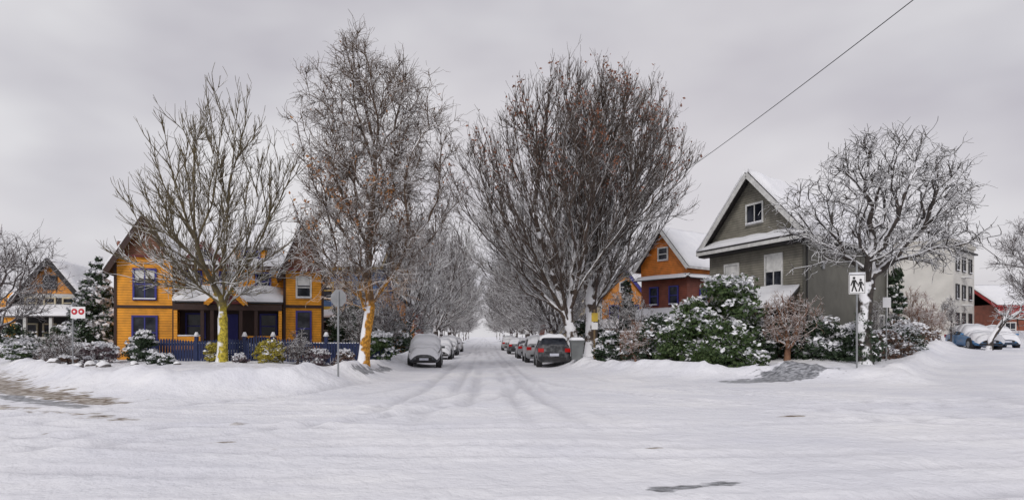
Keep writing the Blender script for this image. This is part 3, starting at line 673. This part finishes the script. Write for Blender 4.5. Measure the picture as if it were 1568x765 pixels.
# ---------------- grey stucco house (right)
M_STUC=m_paint('grey_stucco',(.165,.16,.135),.85,.22,1.4);M_STUC2=m_siding('grey_green_siding',(.27,.255,.21),.13)
C=Vector((15.7,32));d1=Vector((-.342,.94));d2=Vector((.743,.669));W=6.9;L=12.8
O=C+d1*W
h=B('grey_stucco_house',(O.x,O.y),tuple(-d1),tuple(d2),z=.75)
ze,za=6.25,9.55
h.gable('walls',M_STUC,0,W,0,L,-1,ze,za)
h.poly('gable_siding',M_STUC2,[(.05,-.03,-.8),(W-.05,-.03,-.8),(W-.05,-.03,ze),(W/2,-.03,za-.1),(.05,-.03,ze)])
h.roof(0,W,0,L,ze,za,o=.7,trim=M_TRIMW,snow=.3)
h.slab([(-.5,-.75,ze-.45),(W+.5,-.75,ze-.45),(W+.5,-.03,ze-.1),(-.5,-.03,ze-.1)],.1,snow=.16)
h.box('skirt_trim',M_TRIMW,-.5,W+.5,-.80,-.76,ze-.62,ze-.44)
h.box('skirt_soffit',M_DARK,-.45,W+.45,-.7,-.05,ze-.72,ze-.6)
h.window((W/2+.2,-.03,ze+1.25),*FR,1.1,.95,M_TRIMW,sash=False)
h.window((1.9,-.03,4.35),*FR,1.0,1.1,M_TRIMW,blind=.5);h.window((5.0,-.03,4.3),*FR,1.05,1.6,M_TRIMW,blind=.5)
h.window((2.2,-.03,1.4),*FR,1.1,1.3,M_TRIMW)
SD=((0,1,0),(1,0,0))
h.window((W,9.4,4.4),*SD,.9,1.3,M_DKBR);h.window((W,3.6,.9),*SD,1.0,1.1,M_TRIMW,blind=.4);h.window((W,7.4,1.2),*SD,1.5,1.0,M_TRIMW);h.window((W,11.2,1.6),*SD,.8,1.1,M_TRIMW)
h.cyl('downpipe',M_DARK,(W+.08,.25,0),(W+.08,.25,ze-.3),.045)
h.cyl('downpipe',M_TRIMW,(W+.08,12.2,0),(W+.08,12.2,ze-.3),.045)
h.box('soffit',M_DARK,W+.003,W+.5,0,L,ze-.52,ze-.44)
h.box('foundation',M_DARK,W,W+.04,0,L,-.8,.1)
h.box('vent',M_METAL,W+.001,W+.08,2.2,2.5,4.4,4.8)
h.slab([(3.3,-2.0,2.2),(W-.2,-2.0,2.2),(W-.2,-.03,3.3),(3.3,-.03,3.3)],.12,snow=.22)
for xx in(3.5,W-.4): h.box('porch_posts',M_DKBR,xx-.07,xx+.07,-1.9,-1.76,-.8,2.2)
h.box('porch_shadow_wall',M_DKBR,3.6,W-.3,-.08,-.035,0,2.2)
h.finish()
# ---------------- orange gabled house
M_OR2=m_siding('burnt_orange_siding',(.78,.24,.03),.14);M_RED=m_siding('red_brown_siding',(.26,.07,.04),.14)
C=Vector((15.6,50));d1=Vector((-.6,.8));d2=Vector((.8,.6));W=4.4;O=C+d1*W
h=B('burnt_orange_house',(O.x,O.y),tuple(-d1),tuple(d2),z=.9)
h.box('lower_walls',M_RED,0,W,0,7,-1,5.6);h.gable('upper_walls',M_OR2,-.02,W+.02,-.02,7.02,5.6,6.5,9.2)
h.roof(0,W,0,7,6.5,9.2,o=.5,trim=M_TRIMW,snow=.26)
h.slab([(-.3,-.6,5.2),(W+.3,-.6,5.2),(W+.3,-.02,5.5),(-.3,-.02,5.5)],.08,snow=.1)
h.slab([(W,-.3,5.5),(W+.5,-.3,5.2),(W+.5,7.2,5.2),(W,7.2,5.5)],.08,snow=.1)
h.window((2.2,-.02,7.3),*FR,.8,.9,M_TRIMW);h.window((1.3,0,4),*FR,.7,1.3,M_BLUE);h.window((3.2,0,4),*FR,.7,1.3,M_BLUE)
h.window((W,2,3.8),*SD,.7,1.3,M_BLUE);h.window((W,5,3.8),*SD,.7,1.3,M_BLUE)
h.slab([(-.4,-2.2,1.9),(W+.4,-2.2,1.9),(W+.4,0,2.8),(-.4,0,2.8)],.1,snow=.22);h.finish()
M_YO=m_siding('yellow_orange_siding',(.76,.29,.04),.14)
h=B('yellow_gabled_house',(12.0,66),(.95,-.3),(.3,.95))
h.gable('walls',M_YO,0,4.4,0,8,-.5,5.4,8.3);h.roof(0,4.4,0,8,5.4,8.3,o=.4,trim=M_BLUE);h.window((2.2,0,6.4),*FR,.7,.9,M_TRIMW);h.window((1.2,0,3.9),*FR,.8,1.3,M_BLUE);h.window((3.2,0,3.9),*FR,.8,1.3,M_BLUE)
h.slab([(-.2,-2,2.2),(4.6,-2,2.2),(4.6,0,3.0),(-.2,0,3.0)],.1);h.finish()
h=B('ochre_house',(-12.2,60));h.gable('walls',M_YO,0,5.0,0,8,-.5,4.5,6.6);h.roof(0,5,0,8,4.5,6.6,o=.4,trim=M_DARK);h.window((2.5,0,4.2),*FR,1,1,M_TRIMW);h.window((3.6,0,1.6),*FR,.9,1.3,M_TRIMW);h.finish()
for i,(x,y,mm) in enumerate([(-14,84,M_RED),(9.5,84,M_CRM),(-14,106,M_GRYP),(10,108,M_RED)]):
    h=B('gabled_house',(x,y));h.gable('walls',mm,0,5.5,0,9,-.5,5.6,8.2);h.roof(0,5.5,0,9,5.6,8.2,o=.4,trim=M_TRIMW);h.window((1.5,0,3.9),*FR,.9,1.3,M_TRIMW);h.window((4,0,3.9),*FR,.9,1.3,M_TRIMW);h.window((2.7,0,6.2),*FR,.8,.9,M_TRIMW);h.finish()
# ---------------- beige apartment building
M_BEI=m_paint('beige_stucco',(.64,.625,.58),.85,.15,.8);M_BEI2=m_paint('pale_stucco',(.48,.46,.41),.85,.15,.8)
C=Vector((43.2,60));d1=Vector((-.80,.60));d2=Vector((.75,.66))
O=C+d1*9.0
h=B('apartment_building',(O.x,O.y),tuple(-d1),tuple(d2),z=1.6)
h.box('walls',M_BEI,0,9,0,7.5,-1,8.6);h.box('parapet',M_BEI2,-.12,9.12,-.12,7.62,8.602,9.05);h.snow([(-.1,-.1,9.052),(9.1,-.1,9.052),(9.1,7.6,9.052),(-.1,7.6,9.052)],.2)
for fl in range(3):
    for yy in(1.2,3.4,5.8): h.window((9,yy,1.6+fl*2.65),*SD,.9,1.25,M_DARK)
    h.window((1.2,0,1.6+fl*2.65),*FR,.8,1.1,M_DARK)
h.box('cornice',M_DARK,9.02,9.3,-.1,7.6,8.1,8.25);h.box('balconies',M_TRIMW,9.02,9.6,2.6,4.2,3.0,3.12);h.box('balconies',M_TRIMW,9.02,9.6,2.6,4.2,5.65,5.77)
h.cyl('downpipe',M_METAL,(4.5,-.06,0),(4.5,-.06,8.2),.06);h.finish()
M_REDR=m_paint('red_paint',(.42,.03,.03))
h=B('red_roofed_house',(50,63.5),(.8,.0),(.0,1),z=1.4)
h.box('walls',M_BRICK,0,9,0,7,-1,3.4);h.roof(0,9,0,7,3.4,5.4,axis='x',o=.4,trim=M_REDR,snow=.1);h.box('sign_band',M_REDR,0,9,-.1,-.01,2.4,3.3)
for xx in(1.5,4,6.5):h.window((xx,0,1),*FR,1.2,1.2,M_TRIMW)
h.finish()
M_WOOD=m_paint('brown_fence_wood',(.13,.06,.035),.8)
f=B('wooden_fence',(7.0,33.5),(.90,-.43),(.43,.90),z=.35)
for i in range(60): f.box('boards',M_WOOD,i*.15,i*.15+.135,0,.03,0,1.5+.03*math.sin(i*3.3))
f.box('cap_snow',M_SNOW,0,9,-.02,.06,1.54,1.62);f.finish()
f=B('wooden_fence',(18.2,32.0),(.66,.75),(-.75,.66),z=.7)
for i in range(80): f.box('boards',M_WOOD,i*.15,i*.15+.135,0,.03,0,1.0+.03*math.sin(i*3.3))
f.box('cap_snow',M_SNOW,0,12,-.02,.06,1.04,1.10);f.finish()
# ------------------------------------------------------------------ cars
SED=[(-2.25,.38,.60,.64,.66,.60),(-2.12,.26,.68,.74,.80,.72),(-1.25,.22,.84,.91,.87,.76),(-.85,.22,.90,.99,.88,.74),(-.15,.22,.93,1.40,.89,.60),(.5,.22,.94,1.45,.89,.61),(1.2,.22,.96,1.38,.89,.59),(1.75,.24,.97,1.06,.87,.70),(2.15,.30,.92,1.0,.82,.70),(2.27,.42,.8,.86,.74,.62)]
SUV=[(-2.2,.42,.70,.76,.68,.62),(-2.08,.30,.82,.90,.82,.72),(-1.35,.26,.98,1.08,.89,.78),(-1.0,.26,1.02,1.14,.90,.76),(-.35,.26,1.04,1.58,.91,.64),(.5,.26,1.05,1.65,.91,.65),(1.6,.26,1.06,1.60,.90,.63),(2.02,.28,1.04,1.24,.88,.74),(2.15,.34,.98,1.02,.86,.76),(2.24,.44,.82,.88,.78,.70)]
M_REDL=m_paint('tail_light',(.5,.01,.01),.2);M_HEAD=m_paint('head_light',(.7,.7,.72),.15);M_PLATE=m_paint('licence_plate',(.6,.62,.7),.5)
def car(name,x,y,rot,color,st,snow_on=('hood','glass','roof','trunk'),t=.11,drape=.05):
    e=bpy.data.objects.new(name,None);COL.objects.link(e);e.location=(x,y,gz(x,y)-.02);e.rotation_euler=(0,0,rot)
    V=[];F=[];MI=[];n=12
    for (yy,zb,be,tp,w,wt) in st:
        half=[(w*.82,zb),(w*.98,zb+.13),(w,(zb+be)/2+.03),(w*.975,be),(wt,tp-.05),(wt*.82,tp)]
        for a,z in half: V.append((a,yy,z))
        for a,z in reversed(half): V.append((-a,yy,z))
    for i in range(len(st)-1):
        for k in range(n):
            k2=(k+1)%n;F.append((i*n+k,i*n+k2,(i+1)*n+k2,(i+1)*n+k));g=0
            if k in(3,7) and 3<=i<=6: g=1
            if k in(4,5,6) and i in(3,6): g=1
            MI.append(g)
    F.append(tuple(range(n)));MI.append(0);F.append(tuple(range((len(st)-1)*n,len(st)*n))[::-1]);MI.append(0)
    me=bpy.data.meshes.new('body');me.from_pydata(V,[],F);me.materials.append(color);me.materials.append(M_GLASS)
    bm=bmesh.new();bm.from_mesh(me);bmesh.ops.recalc_face_normals(bm,faces=bm.faces);bm.to_mesh(me);bm.free()
    for p,g in zip(me.polygons,MI): p.material_index=g;p.use_smooth=True
    o=bpy.data.objects.new('body',me);COL.objects.link(o);o.parent=e
    md=o.modifiers.new('b','BEVEL');md.width=.03;md.segments=2;md.limit_method='ANGLE';md.angle_limit=.5
    b_=B('car',(0,0),z=0);w=st[4][4];yf=st[0][0];yr=st[-1][0]
    for sx in(-1,1):
        for yy in(-1.38,1.35):
            b_.cyl('tyres',M_RUB,(sx*(w-.22),yy,.33),(sx*(w+.0),yy,.33),.33,n=20);b_.cyl('rims',M_METAL,(sx*(w-.0),yy,.33),(sx*(w+.02),yy,.33),.20,n=12)
            b_.cyl('wheel_arches',M_DARK,(sx*(w-.3),yy,.36),(sx*(w-.015),yy,.36),.40,n=20)
        b_.obox('head_lights',M_HEAD,(sx*(w-.28),yf+.09,st[1][2]-.06),(.17,0,0),(0,.06,0),(0,0,.065))
        b_.obox('tail_lights',M_REDL,(sx*(w-.2),yr-.07,st[-2][2]-.05),(.15,0,0),(0,.08,0),(0,0,.10))
        b_.obox('mirrors',color,(sx*(w+.09),-.75,st[4][2]+.06),(.09,0,0),(0,.05,0),(0,0,.06))
        b_.beam('pillars',color,(sx*(w*.955),.45,st[5][2]),(sx*(st[5][5]+.015),.45,st[5][3]-.05),.08,.05)
    b_.box('grille',M_DARK,-.42,.42,yf-.02,yf+.1,.42,.58);b_.box('front_bumper',M_DARK,-.6,.6,yf-.03,yf+.1,.28,.38)
    b_.box('rear_bumper',M_DARK,-.62,.62,yr-.1,yr+.04,.40,.56);b_.box('plate',M_PLATE,-.24,.24,yr+.005,yr+.045,.62,.76)
    b_.box('plate',M_PLATE,-.24,.24,yf-.045,yf-.021,.42,.54)
    groups=[]
    if 'hood' in snow_on: groups.append((0 if drape>.1 else 1,3))
    if 'glass' in snow_on: groups.append((3,4))
    if 'roof' in snow_on: groups.append((4,6))
    if 'rear' in snow_on: groups.append((6,7))
    if 'trunk' in snow_on: groups.append((7,8))
    for a,c in groups:
        for i in range(a,c):
            s0,s1=st[i],st[i+1];P=[]
            for s_ in(s0,s1):
                wx=s_[5]*1.04+(s_[4]-s_[5])*min(1,drape*2.2)
                for u in np.linspace(-1,1,9):
                    zz=t*(1-.5*abs(u)**3)-drape*.9*abs(u)**6+.03*math.sin(u*7+s_[0]*5+x)
                    P.append((u*wx,s_[0]-(.06 if s_ is st[0] else 0),s_[3]+zz))
            for s_ in(s0,s1):
                wx=s_[5]*1.06+(s_[4]-s_[5])*min(1,drape*2.2)
                for u in np.linspace(-1,1,9): P.append((u*wx,s_[0]-(.06 if s_ is st[0] else 0),s_[3]-.03-(.03+drape)*abs(u)**3))
            FF=[(j,j+1,10+j,9+j) for j in range(8)]+[(j,j+1,19+j,18+j) for j in range(8)]+[(9+j,10+j,28+j,27+j) for j in range(8)]+[(0,9,27,18),(8,17,35,26)]
            b_.poly('snow_cover',M_SNOW,P,FF)
    ee=b_.finish()
    for ch in list(ee.children): ch.parent=e
    bpy.data.objects.remove(ee)
    return e
CB=m_car('black_car_paint',(.008,.009,.012));CS=m_car('silver_car_paint',(.35,.36,.37));CG=m_car('grey_car_paint',(.04,.045,.05));CL=m_car('blue_car_paint',(.05,.20,.42));CW=m_car('white_car_paint',(.6,.6,.6))
car('parked_car',-3.25,37,.04,CG,SUV,('hood','glass','roof'),.22,.26)
car('parked_car',3.85,37,math.pi-.03,CB,SUV,('roof','hood','glass'),.17,.10)
car('parked_car',3.6,43.5,math.pi,CS,SUV,('roof','hood','glass','rear'),.15)
car('parked_car',3.5,52,math.pi,CS,SED,('roof','hood','glass','trunk'),.15)
for x,y,c,s_ in [(-3.2,50,CS,SED),(-3.2,60,CG,SUV),(-3.2,74,CW,SED)]: car('parked_car',x,y,0,c,s_,('hood','glass','roof','rear','trunk'),.2,.2)
for x,y,c,s_ in [(3.3,65,CG,SED),(3.2,82,CS,SUV)]: car('parked_car',x,y,math.pi,c,s_,('hood','glass','roof','rear','trunk'),.2,.2)
car('parked_car',32.3,43,-.25,CL,SED,('hood','roof','rear','trunk','glass'),.24,.22)
car('parked_car',38.0,48.3,-.4,CL,SED,('hood','roof','rear','trunk','glass'),.26,.3)
# ------------------------------------------------------------------ garbage bin
M_BIN=m_paint('grey_bin_plastic',(.16,.17,.17),.5)
b_=B('garbage_bin',(4.75,33.2))
b_.poly('body',M_BIN,[(-.25,-.27,.08),(.25,-.27,.08),(.25,.25,.08),(-.25,.25,.08),(-.33,-.36,1.0),(.33,-.36,1.0),(.33,.33,1.0),(-.33,.33,1.0)],[(0,1,2,3),(4,5,6,7),(0,1,5,4),(1,2,6,5),(2,3,7,6),(3,0,4,7)])
b_.box('rim',M_BIN,-.36,.36,-.39,.36,.96,1.01);b_.box('lid',M_BIN,-.35,.35,-.40,.38,1.012,1.06)
b_.snow([(-.34,-.39,1.062),(.34,-.39,1.062),(.34,.37,1.062),(-.34,.37,1.062)],.16,6,6,part='lid_snow')
b_.cyl('handle',M_BIN,(-.25,.44,.98),(.25,.44,.98),.02)
for sx in(-.27,.27): b_.cyl('wheels',M_RUB,(sx-.03,.25,.12),(sx+.03,.25,.12),.12,n=14)
b_.finish()
# ------------------------------------------------------------------ signs
M_WS=m_paint('sign_white',(.85,.85,.85),.4,.05);M_BK=m_paint('sign_black',(.01,.01,.01),.5);M_RS=m_paint('sign_red',(.55,.02,.03),.4,.1);M_YS=m_paint('sign_yellow',(.6,.42,.05),.4)
def ngon(b,part,m_,cx,cz,r_,y,n=20,rot=0):
    P=[(cx+r_*math.cos(rot+6.28318*i/n),y,cz+r_*math.sin(rot+6.28318*i/n)) for i in range(n)]
    P2=[(p[0],y+.008,p[2]) for p in P]
    b.poly(part,m_,P+P2,[tuple(range(n)),tuple(range(2*n-1,n-1,-1))]+[(i,(i+1)%n,n+(i+1)%n,n+i) for i in range(n)])
b_=B('pedestrian_crossing_sign',(14.3,25),(.93,-.3),(.3,.93))
b_.cyl('pole',M_METAL,(0,0,-.3),(0,0,4.1),.035)
Z0=.55
b_.box('board',M_WS,-.29,.29,-.06,-.04,2.35+Z0,3.1+Z0)
for s_ in(-1,1): b_.box('border',M_BK,s_*.265-.008,s_*.265+.008,-.064,-.0605,2.37+Z0,3.08+Z0)
b_.box('border',M_BK,-.256,.256,-.064,-.0605,2.37+Z0,2.386+Z0);b_.box('border',M_BK,-.256,.256,-.064,-.0605,3.064+Z0,3.08+Z0)
for cx,s_ in((-.11,.98),(.12,.84)):
    z0=2.44+Z0
    ngon(b_,'figures',M_BK,cx,z0+.53*s_,.048*s_,-.075)
    Y_=-.072
    def q(pts): b_.poly('figures',M_BK,[(cx+a*s_,Y_,z0+z*s_) for a,z in pts])
    q([(-.055,.46),(.055,.46),(.04,.22),(-.04,.22)]);q([(-.04,.23),(.01,.23),(-.05,0),(-.10,.01)]);q([(-.01,.23),(.04,.23),(.12,.01),(.07,0)])
    q([(-.055,.46),(-.04,.38),(-.10,.22),(-.13,.25)]);q([(.04,.40),(.055,.46),(.14,.30),(.11,.26)])
b_.box('board_snow',M_SNOW,-.28,.28,-.08,-.02,3.102+Z0,3.17+Z0);b_.finish()
b_=B('stop_sign',(-4.82,21.7),(.97,-.2),(.2,.97))
b_.cyl('pole',M_METAL,(0,0,-.3),(0,0,2.85),.032);ngon(b_,'sign_face',M_RS,0,2.62,.30,.045,8,rot=.3927);ngon(b_,'sign_back',M_METAL,0,2.62,.30,.035,8,rot=.3927)
b_.finish()
b_=B('parking_sign',(-17.6,28))
b_.cyl('pole',M_METAL,(0,0,-.3),(0,0,2.85),.03);b_.box('board',M_WS,-.06,.56,-.05,-.035,2.2,2.7)
for cx in(.1,.4):
    ngon(b_,'rings',M_RS,cx,2.49,.13,-.06);ngon(b_,'ring_centres',M_WS,cx,2.49,.05,-.071)
b_.finish()
b_=B('sign_post',(17.9,29));b_.cyl('pole',M_METAL,(0,0,-.3),(0,0,2.9),.03);b_.box('board',M_WS,-.18,.18,-.04,-.03,2.4,2.85);b_.finish()
M_POLE=m_paint('pole_wood',(.22,.15,.08),.9)
PA=(10.3,60.);PB=(12.4,13.2)
b_=B('utility_pole',PA);b_.cyl('pole',M_POLE,(0,0,-.5),(0,0,12),.16,.12);b_.beam('crossarm',M_POLE,(-1,-.1,11.2),(1,-.1,11.2),.1,.12)
for xx in(-.9,-.4,.4,.9): b_.cyl('insulators',M_METAL,(xx,-.1,11.26),(xx,-.1,11.45),.05)
b_.finish()
b_=B('utility_pole',PB);b_.cyl('pole',M_POLE,(0,0,-.5),(0,0,12),.16,.12);b_.finish()
b_=B('yellow_sign_post',(6.4,37.6));b_.cyl('pole',M_POLE,(0,0,-.3),(0,0,2.9),.06);b_.box('upper_board',M_YS,-.18,.18,-.08,-.065,2.2,2.7);b_.box('lower_board',M_WS,-.18,.18,-.08,-.065,1.75,2.15);b_.finish()
a=Vector((PA[0],PA[1],11.6));c=Vector((11.9,13.2,1.65+.705*13.2))
cu=bpy.data.curves.new('power_cable','CURVE');cu.dimensions='3D';sp=cu.splines.new('POLY');sp.points.add(40)
for i in range(41):
    t=i/40;p=a.lerp(c,t);p.z-=.5*4*t*(1-t);sp.points[i].co=(*p,1)
cu.bevel_depth=.013;cu.materials.append(M_RUB);o=bpy.data.objects.new('power_cable',cu);COL.objects.link(o)
# ------------------------------------------------------------------ world
w=bpy.data.worlds.new('World');scn.world=w;w.use_nodes=True;nt=w.node_tree;nt.nodes.clear()
out=N(nt,'ShaderNodeOutputWorld');sky=N(nt,'ShaderNodeTexSky',sky_type='NISHITA');sky.sun_disc=False
sky.sun_elevation=math.radians(32);sky.sun_rotation=math.radians(200)
b1=N(nt,'ShaderNodeBackground');b1.inputs[1].default_value=.07;nt.links.new(sky.outputs[0],b1.inputs[0])
tc=N(nt,'ShaderNodeTexCoord');mp=N(nt,'ShaderNodeMapping');mp.inputs['Scale'].default_value=(1,1,2.2);nt.links.new(tc.outputs['Generated'],mp.inputs[0])
no=N(nt,'ShaderNodeTexNoise');no.inputs['Scale'].default_value=2.0;no.inputs['Detail'].default_value=4;no.inputs['Roughness'].default_value=.45;nt.links.new(mp.outputs[0],no.inputs['Vector'])
no2=N(nt,'ShaderNodeTexNoise');no2.inputs['Scale'].default_value=1.1;no2.inputs['Detail'].default_value=3;nt.links.new(mp.outputs[0],no2.inputs['Vector'])
cl=mixc(nt,mr(nt,no.outputs['Fac'],.36,.64),(.50,.48,.53),(.86,.855,.865))
cl=mixc(nt,mr(nt,no2.outputs['Fac'],.45,.7,0,.5),cl,(.62,.57,.60))
sp_=N(nt,'ShaderNodeSeparateXYZ');nt.links.new(tc.outputs['Generated'],sp_.inputs[0])
cl=mixc(nt,mr(nt,sp_.outputs['Z'],.15,.75,0,.55),cl,(.54,.525,.56))
b2=N(nt,'ShaderNodeBackground');nt.links.new(cl,b2.inputs[0]);b2.inputs[1].default_value=1.04
mx=N(nt,'ShaderNodeMixShader');mx.inputs[0].default_value=.93;nt.links.new(b1.outputs[0],mx.inputs[1]);nt.links.new(b2.outputs[0],mx.inputs[2]);nt.links.new(mx.outputs[0],out.inputs[0])
sl=bpy.data.lights.new('sun','SUN');sl.energy=1.2;sl.angle=math.radians(12);sl.color=(1,.96,.92)
so=bpy.data.objects.new('sun',sl);COL.objects.link(so)
d=Vector((-math.sin(math.radians(20))*.85,-math.cos(math.radians(20))*.85,math.tan(math.radians(32))))
so.rotation_euler=d.to_track_quat('Z','Y').to_euler()
# ------------------------------------------------------------------ camera
cam=bpy.data.cameras.new('camera');co=bpy.data.objects.new('camera',cam);COL.objects.link(co);scn.camera=co
co.location=(0,0,1.65);co.rotation_euler=(math.pi/2,0,0);cam.sensor_width=36;cam.lens=36*1000/1568
cam.shift_x=44/1568;cam.shift_y=133/1568;cam.clip_end=6000;cam.clip_start=.1
scn.view_settings.view_transform='Standard';scn.view_settings.look='None';scn.view_settings.exposure=0
